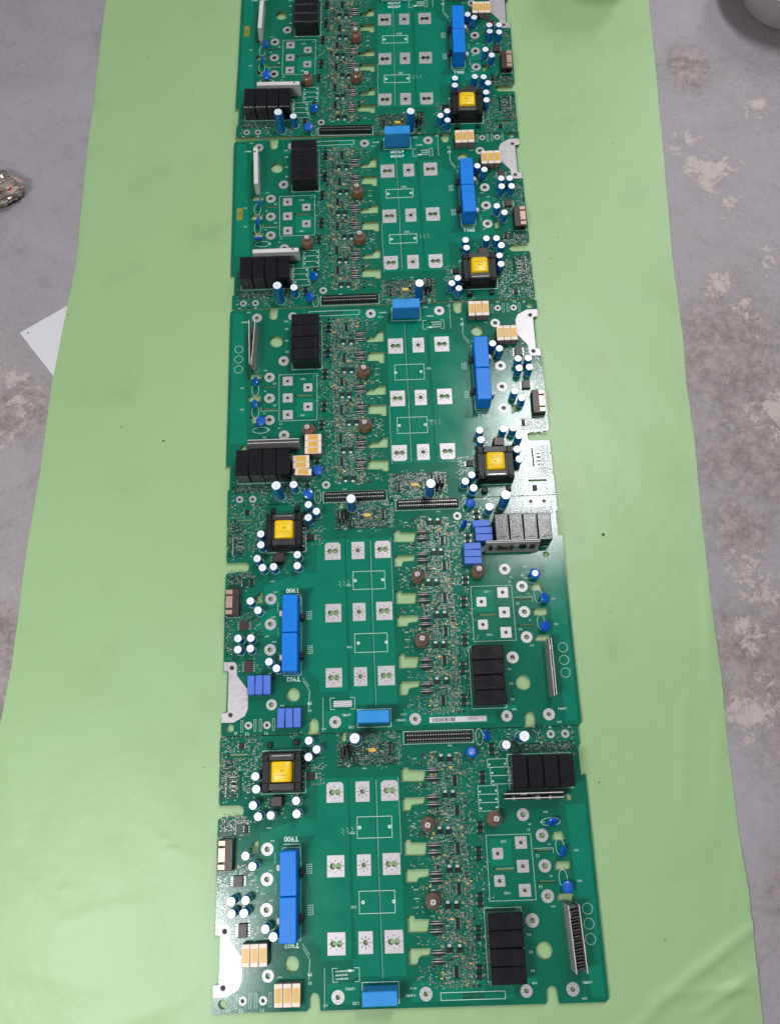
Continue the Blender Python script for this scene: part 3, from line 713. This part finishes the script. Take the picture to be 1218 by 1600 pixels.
def build_board(k):
    V=VAR[k]; px,py,th,pz=POSE[k]
    root=bpy.data.objects.new('circuit_board',None); col.objects.link(root); root.location=(px*MM,py*MM,pz*MM); root.rotation_euler=(0,0,th)
    root['label']=V['lab']; root['category']='circuit board'; root['group']='circuit boards laid end to end on the green sheet'; root.empty_display_size=.02
    P=lambda name,key,fn,args,loc,rot=(0,0,SK),**kw: obj(name,sm(name+'|'+key,fn,*args),root,loc,rot,**kw)
    P('board_sheet','',board_sheet,(),(0,0,0),(0,0,0))
    P('copper_pour','',pours,(),(0,0,0),(0,0,0)); P('copper_trace','',traces,(),(0,0,0),(0,0,0),kind='stuff')
    P('silkscreen','n' if V['new'] else 'o',silk,(V['new'],),(0,0,0),(0,0,0))
    P('approval_mark',V['cert'],cert,(V['cert'],),(0,0,0),(0,0,0)); P('serial_label',V['serial'],serial,(V['serial'],),(0,0,0),(0,0,0))
    P('chip_component','',chips,(),(0,0,0),(0,0,0),kind='stuff'); P('chip_component','body',bodies,(),(0,0,0),(0,0,0),kind='stuff'); P('solder_pin','',leads_below,(),(0,0,0),(0,0,0),kind='stuff')
    for x,y,r,h in RINGS: P('ring_pad','%g_%g'%(r,h),ring_mesh,(r,h),(x,y,0))
    for x,y,s_ in SQ: P('square_pad','%g'%s_,sq_mesh,(s_,),(x,y,0))
    for x,y,t,w_,h_,c in PADS: P('busbar_pad','%s%g_%g_%d'%(t,w_,h_,c),pad_mesh,(t,w_,h_,c),(x,y,0))
    def plate():
        mb=MB(); mb.poly([(-262.9,-165.7),(-248,-166.3),(-245.3,-168.4),(-244.5,-171.8),(-244.1,-185.7),(-229.9,-205.2),(-228.4,-211.2),(-229,-233.4),(-233.4,-242.8),(-249,-250.9),(-266.2,-250.2),(-266,-237.5),(-257.6,-236.6),(-256,-179.0),(-262.6,-177.7)][::-1],[],.02,.2,'tin','tin')
        for x,y in ((-251.4,-174.4),(-253.6,-240.3)): mb.poly(circ(x,y,2.7,14),[],.21,.24,'hole','hole'); mb.lathe(x,y,[(3.6,.21),(3.3,.5),(2.7,.21)],['tindark'],14)
        return mb
    P('earth_plate','',plate,(),(0,0,0),(0,0,0))
    rr=random.Random(k)
    for x,y in SC: P('electrolytic_capacitor','s',ecap,(5.9,20),(x,y,.1),(rr.gauss(0,.025),rr.gauss(0,.025),rr.uniform(0,6)))
    for x,y in BC: P('electrolytic_capacitor','b',ecap,(7.3,43),(x,y,.1),(rr.gauss(0,.02),rr.gauss(0,.02),1))
    for x,y in MC: P('electrolytic_capacitor','m',ecap,(6.3,22),(x,y,.1),(rr.gauss(0,.02),rr.gauss(0,.02),1))
    for x,y in RT: P('relay','t',relay_mesh,(20.6,41.6,30),(x,y,0),(rr.gauss(0,.004),0,SK+rr.gauss(0,.008)))
    for x,y in RB: P('relay','b',relay_mesh,(44.5,20.2,30),(x,y,0),(0,rr.gauss(0,.004),SK+rr.gauss(0,.008)))
    for x,y in BK: P('block_capacitor',V['blk'],blockcap,(11.1,26.4,15,V['blk']),(x,y,0),(0,0,SK+rr.gauss(0,.012)))
    if V['rblk']:
        for x,y in RBK: P('block_capacitor',V['rblk']+'r',blockcap,(11.0,25.2,15,V['rblk']),(x,y,0),(0,0,SK+math.pi/2+rr.gauss(0,.015)))
    else:
        def feet():
            mb=MB()
            for x,y in RBK:
                frame(mb,x+1.5,y,26.5,10.9,.45,.08+.003*((x*7)%5))
                for s_ in (-1,1): mb.add([(a,b,.12) for a,b in circ(x+1.5+s_*10.8,y-1.5,1.2,10)],[tuple(range(10))],'silk')
            return mb
        P('empty_footprint','',feet,(),(0,0,0),(0,0,0))
    for x,y,ky in ((-162.3,-106.6,0),(-164.0,-161.7,1)): P('current_transducer','',bigbox,(22,54,33,'blue'),(x,y,0),(0,0,SK+rr.gauss(0,.006)))
    for x,y in ((-147.5,-107.5),(-149.6,-163.1)): P('side_terminal','',bigbox,(6.5,9.2,8,'brownic'),(x,y,0))
    for x,y in ((-178.2,-101),(-179,-165)): P('side_terminal','b',bigbox,(5,8,9,'cream'),(x,y,0))
    P('film_capacitor','',bigbox,(44.4,17,33,'blue2'),(-51.8,-257,0),(0,0,SK+rr.gauss(0,.012)))
    transformer(root,(-169,20.3))
    P('inductor','',bigbox,(16,13.8,11,'brownic'),(-179,-17.6,0))
    P('integrated_circuit','so8',so_ic,(17.3,9.2,3.4,4),(-132.2,12.5,0))
    P('diode_block','',bigbox,(8.2,8.3,8,'black'),(-150.7,58.6,0)); P('diode_block','b',bigbox,(7,7.9,5,'black'),(-187.5,57.4,0))
    def econ():
        mb=MB(); mb.box(4,0,.2,14,40,11.5,'brownic',bev=.8); mb.box(-3.5,0,.2,9,40,9,'black')
        return mb
    e=P('terminal_block','',econ,(),(-249,-80.6,0))
    def tabm(h):
        mb=MB(); mb.box(0,0,9.05,9.6,h,4.2,'copper',bev=.5); return mb
    for y,h in ((14.7,6.8),(0,17.8),(-14.9,6.8)): obj('terminal_tab',sm('terminal_tab|%g'%h,tabm,h),e,(-3.6,y,0))
    for x,y,w_,h_,n in DARK: P('integrated_circuit','d%g'%w_,so_ic,(w_,h_,5,n,'brownic'),(x,y,0))
    for x,y,w_,h_,n in SOX: P('integrated_circuit','x%g_%g'%(w_,h_),so_ic,(w_,h_,2.6,n),(x,y,0))
    for x,y,w_,h_ in IC: P('integrated_circuit','i',so_ic,(8.4,13.4,2.2,7),(x,y,0))
    def sot():
        mb=MB(); mb.box(0,-1.2,.2,7.0,6.4,2.8,'black',bev=.4); mb.box(0,3.9,.1,4.8,3.8,1.6,'tin',bev=.3)
        for i in (-1,0,1): mb.box(i*2.2,-5.2,.1,.9,2,.5,'leads')
        return mb
    for x,y in SOT: P('power_transistor','',sot,(),(x,y,0))
    def dual():
        mb=MB(); mb.box(0,0,.2,6.4,7.4,3.2,'black',bev=.5)
        for sx in (-1,1): mb.box(sx*3.9,0,.1,1.5,3,.8,'leads')
        mb.poly(circ(0,0,1.3,10),[],3.42,3.46,'ferrite','ferrite'); return mb
    for x,y in DUAL: P('diode_block','d',dual,(),(x,y,0))
    def dio():
        mb=MB(); mb.box(0,-2.2,.2,13,3.4,2.6,'black',bev=.4); mb.box(0,2.0,.2,10,2.2,2.0,'brownic',bev=.4); tube(mb,(-10,0,3.2),(10,0,3.2),.8,'tin'); mb.box(-9,0,-.5,1,1,4,'leads'); mb.box(9,0,-.5,1,1,4,'leads'); tube(mb,(-8,2.8,2),(8,2.8,2),.55,'tin'); return mb
    for x,y in DIO: P('axial_diode','',dio,(),(x,y,0))
    for x,y in DRUM: P('choke_coil','',drum,(),(x,y,0),(rr.gauss(0,.03),rr.gauss(0,.03),rr.gauss(0,.2)))
    P('pin_connector','',connector,(),(46.8,53.6,0)); P('connector_pin','',connector_pins,(),(46.8,53.6,0),kind='stuff')
    def tant():
        mb=MB(); mb.box(0,0,.2,9.5,5,3.6,'gold',bev=.4); mb.box(-5.2,0,.1,1.2,3,1.6,'leads'); mb.box(5.2,0,.1,1.2,3,1.6,'leads'); return mb
    P('tantalum_capacitor','',tant,(),(-45.8,41.8,0))
    def upr():
        mb=MB()
        for i in range(2): mb.box(i*6.5,0,2,2.2,14,15,'black',bev=.3); mb.box(i*6.5+1.8,0,2,.6,12,12,'leads'); 
        return mb
    P('upright_transistor','',upr,(),(-88,40.5,0))
    # disc varistors with leads
    for (x,y),n in V['disc']:
        o=P('disc_varistor','',disc_mesh,(),(x,y,9.5),ori(n))
    def dl():
        mb=MB()
        for (x,y),n in V['disc']:
            for s_ in (-1,1): tube(mb,(x+s_*2.5,y+1,-1),(x+s_*2.2,y,8),.4,'leads')
        return mb
    obj('varistor_lead',dl(),root,kind='stuff')
    # upright ceramic modules
    s=V['sip']; L_=79
    yc=-205; zt={'fins':30,'single':30,'pair':30,'lean':28,'lean2':28}[s]
    def plate_at(x,y,rotz,tilt,variant,H_=30):
        # tilt about the long axis
        o=obj('ceramic_module',sm('ceramic_module|%d_%g'%(variant,H_),sip_plate,L_,H_,variant),root,(x,y,0))
        o.rotation_euler=(Matrix.Rotation(rotz,3,'Z')@Matrix.Rotation(tilt,3,'X')).to_euler(); return o
    up=math.pi/2
    if s=='fins':
        plate_at(194,-205,up+.01,0.03,1); plate_at(208.6,-205,up+.01,.0,2)
        P('heat_sink','',sip_fins,(74,29),(201.6,-205,0),(0,0,up+.01))
        plate_at(166.5,-27.5,SK,0,2); plate_at(166.5,-33.6,SK,0,3)
    elif s=='single':
        plate_at(197.5,-205,up-.02,.06,1); plate_at(201,-204,up-.02,.05,3); plate_at(165,-29.6,SK,-.22,3,32); plate_at(165,-26.6,SK,-.20,2,32)
    elif s=='pair':
        plate_at(201,-207,up,.0,2); plate_at(194,-205,up-.09,.02,1); plate_at(165.5,-36.2,SK,0,2); plate_at(165.5,-31,SK,0,1)
    elif s=='lean':
        plate_at(195.5,-205,up,-.04,4,29); plate_at(164,-33,SK,-.06,5,29)
    else:
        plate_at(198,-199,up-.05,-.08,4,29); plate_at(163,-33,SK,-.06,5,29)
    if k==4:
        pass
    if not V['new']:
        def yl():
            mb=MB(); mb.box(0,0,.06,9.4,24,.12,'ylab')
            text(mb,'TEST',0,0,6.2,z=.2,rot=math.pi/2,m='ink'); return mb
        P('yellow_label','',yl,(),((228,-129.6,0) if k==2 else (226.3,-186.1,0)))
    return root
for k in (5,4,3,2,1): build_board(k)
# ------------------------------------------------------------------ setting
def tag(o,label,cat,group=None):
    o['label']=label; o['category']=cat
    if group: o['group']=group
fl=MB(); fl.add([(-6000,-5000,-7.5),(6000,-5000,-7.5),(6000,8000,-7.5),(-6000,8000,-7.5)],[(0,1,2,3)],'floor'); f=obj('floor',fl); f['kind']='structure'
# green sheet
PL=[(-600,-520),(-598,-300),(-585,0),(-571.6,111.7),(-561.5,192.3),(-552.6,364.9),(-540.6,488.3),(-532.3,642.4),(-519.9,747),(-505,863),(-496.9,1115.8),(-479.3,1453),(-470,1750)]
PR=[(421,-520),(427.5,-320.2),(432,-248.1),(438.3,-173),(439,-94.3),(442.2,-45.5),(448.1,47.4),(453.3,100),(458.7,210),(466.2,326.3),(478.9,470.8),(482.9,569.5),(492.3,660.9),(499.7,806),(517.5,1000.7),(536.9,1227.9),(548,1365.5),(575,1750)]
def interp(P,y):
    for (x0,y0),(x1,y1) in zip(P,P[1:]):
        if y<=y1: t=(y-y0)/(y1-y0); return x0+(x1-x0)*t
    return P[-1][0]
def seg(px,py,a,b):
    ax,ay=a;bx,by=b; dx,dy=bx-ax,by-ay; t=((px-ax)*dx+(py-ay)*dy)/(dx*dx+dy*dy); tc=max(0,min(1,t))
    s_=((px-ax)*dy-(py-ay)*dx)/math.hypot(dx,dy)
    return math.hypot(px-ax-tc*dx,py-ay-tc*dy),s_,tc
RID=[((-575,-60),(-470,-150),.8,16),((-470,-150),(-330,-130),.6,12),((-560,-190),(-420,-230),.9,14),((-500,300),(-430,120),.35,6),((-420,700),(-400,560),.3,5),((330,900),(480,870),.35,6),((300,1120),(470,1160),.35,6),((-460,1000),(-330,1040),.3,5),((350,250),(365,40),.4,8),((-300,-250),(-480,-300),.8,12),((436,-210),(300,-290),5.5,7),((300,-290),(230,-350),4.0,8),((430,-262),(352,-302),4.4,6),((430,-279),(310,-281),3.0,6),((425,-215),(437,-150),2.0,6),((395,-300),(330,-345),3,7),((398,85),(368,-70),1.3,7),((440,60),(418,-64),1.6,6),((455,245),(439,110),1.6,6),((439,110),(436,90),.8,7),((-330,-70),(-318,-72),1.3,4),((-335,-52),(-333,-60),1.2,4),((-470,-110),(-463,-112),1.0,5),((438,-120),(405,-200),1.6,9),((-560,60),(-540,-40),1.2,14),((330,560),(420,545),.5,9),((300,610),(430,620),.4,8),((-400,-60),(-398,-110),.5,5)]
def wz(x,y):
    z=0
    for a,b,h,w_ in RID:
        d,s_,t=seg(x,y,a,b)
        if d<w_*4: z+=h*math.exp(-(d/w_)**2)*(0.55+.45*math.sin(t*math.pi))
    board=max(0,1-max(0,abs(x+8)-250)/60) if y>-300 else 0
    z+=(1-board)*(1.5*math.sin(x*.013+1.3*math.sin(y*.006))*math.sin(y*.011+.8)+.35*math.sin(x*.05+y*.031))+0.0
    return z*(1-board*.9)
sh=MB(); V=[];F=[]; nx=150; ys=[]; y=-520
while y<1750:
    ys.append(y); y+=4.5 if -330<y<130 else 11
r=random.Random(1)
for yy in ys:
    xl,xr=interp(PL,yy)+r.gauss(0,.25),interp(PR,yy)+r.gauss(0,.3)
    for i in range(nx+1):
        t=i/nx; u=t if t<.75 else t
        x=xl+(xr-xl)*u; z=-5.6+wz(x,yy)*.9
        if i in (0,): z=min(z,-5.8)
        V.append((x,yy,max(z,-6.7)))
for j in range(len(ys)-1):
    for i in range(nx): a=j*(nx+1)+i; F.append((a,a+1,a+nx+2,a+nx+1))
sh.add(V,F,'paper',True); so=obj('green_sheet',sh); tag(so,'long light green plastic sheet spread on the floor beneath the circuit boards','sheet')
md=so.modifiers.new('solid','SOLIDIFY'); md.thickness=.0005; md.offset=-1; so.modifiers.new('split','EDGE_SPLIT').split_angle=math.radians(50)
# white paper under the sheet
wp=MB(); cx,cy=-591.6,741.5; u=Vector((69.6,42)).normalized(); v=Vector((60.3,-83.1)).normalized()
pts=[(cx,cy),(cx+u.x*148,cy+u.y*148),(cx+u.x*148+v.x*105,cy+u.y*148+v.y*105),(cx+v.x*105,cy+v.y*105)]
wp.poly(pts,[],-7.3,-6.9,'white','white'); wp.poly(circ(cx+14,cy-1,1.4,8),[],-6.88,-6.86,'ferrite','ferrite')
tag(obj('paper_sheet',wp),'white sheet of paper whose corner sticks out from under the green sheet','paper')
# crumbs
def crumb(x,y,s_,label=None):
    mb=MB(); rr=random.Random(int(x)); n=7
    top=[(x+s_*rr.uniform(.5,1.2)*math.cos(6.283*i/n),y+s_*.6*rr.uniform(.5,1.2)*math.sin(6.283*i/n)) for i in range(n)]
    mb.poly(top,[],-5.5+wz(x,y)*.9,-4.2+wz(x,y)*.9,'ink','ink'); return mb
for (x,y,s_,lb) in ((316.5,331,3.6,'largest dark crumb on the green sheet, right of the second board'),(-348,530,2.0,'small dark crumb on the green sheet, left of the boards'),(262,-20,1.3,'tiny dark crumb on the green sheet beside the nearest board')):
    tag(obj('debris_crumb',crumb(x,y,s_)),lb,'crumb','dark crumbs lying on the green sheet')
# crumpled plastic bag at the left
def wrap_mat():
    m,nt,b=nodes('crumpled_wrap'); N=nt.nodes; L=nt.links; setv(b,rough=.28,spec=.6,coat=.4)
    tc=N.new('ShaderNodeTexCoord'); n=N.new('ShaderNodeTexNoise'); n.inputs['Scale'].default_value=45; n.inputs['Detail'].default_value=6; L.new(tc.outputs['Object'],n.inputs['Vector'])
    rp=N.new('ShaderNodeValToRGB'); e=rp.color_ramp.elements; e[0].position=.36; e[0].color=(.15,.105,.085,1); e[1].position=.62; e[1].color=(.33,.27,.235,1)
    x=rp.color_ramp.elements.new(.70); x.color=(.45,.05,.04,1); x=rp.color_ramp.elements.new(.66); x.color=(.5,.42,.36,1)
    L.new(n.outputs['Fac'],rp.inputs[0]); L.new(rp.outputs[0],b.inputs['Base Color']); return m
M['wrap']=wrap_mat()
bg_=MB(); V=[];F=[]; nu,nv=44,22; r=random.Random(6)
from mathutils import noise as mn
for j in range(nv+1):
    th=math.pi*j/nv
    for i in range(nu):
        ph=2*math.pi*i/nu; d=Vector((math.cos(ph)*math.sin(th),math.sin(ph)*math.sin(th),math.cos(th)))
        q=1+.22*(1-abs(mn.noise(d*2.6+Vector((3,1,7))))*2.4)+.08*mn.noise(d*7)
        V.append((-648+46*d.x*q*(1.0),1018+33*d.y*q*(1-.35*d.x),11+18*d.z*q))
V=[(x,y,max(z,-7.3)) for x,y,z in V]
for j in range(nv):
    for i in range(nu): a=j*nu+i; b_=j*nu+(i+1)%nu; F.append((a,a+nu,b_+nu,b_))
bg_.add(V,F,'wrap',False); tag(obj('crumpled_wrapper',bg_),'crumpled shiny brown and red wrapper on the concrete at the left edge','wrapper')
# stool at the top right
M['stoolw']=mat('white_plastic',(0.50,0.46,0.455),.5,var=.05,scale=20)
bu=MB(); bu.lathe(0,0,[(78,0),(82,4),(104,70),(118,84),(126,86),(127,90),(124,92),(116,91),(104,84),(76,8),(0,6)],['stoolw'],56)
b=obj('basin',bu,None,(803,1352,-7.4)); tag(b,'pale round plastic basin on the concrete at the top right corner','basin')
tb=MB(); tb.lathe(0,0,[(58,0),(62,4),(72,130),(76,134),(76,139),(70,139),(66,130),(56,8),(0,7)],['stoolw'],40)  # made-up tub out of view, added to throw a shadow onto the sheet
tb=obj('shadow_caster_tub',tb,None,(470,1452,-5)); tag(tb,'unseen tub added beyond the top edge to cast a shadow on the green sheet','tub')
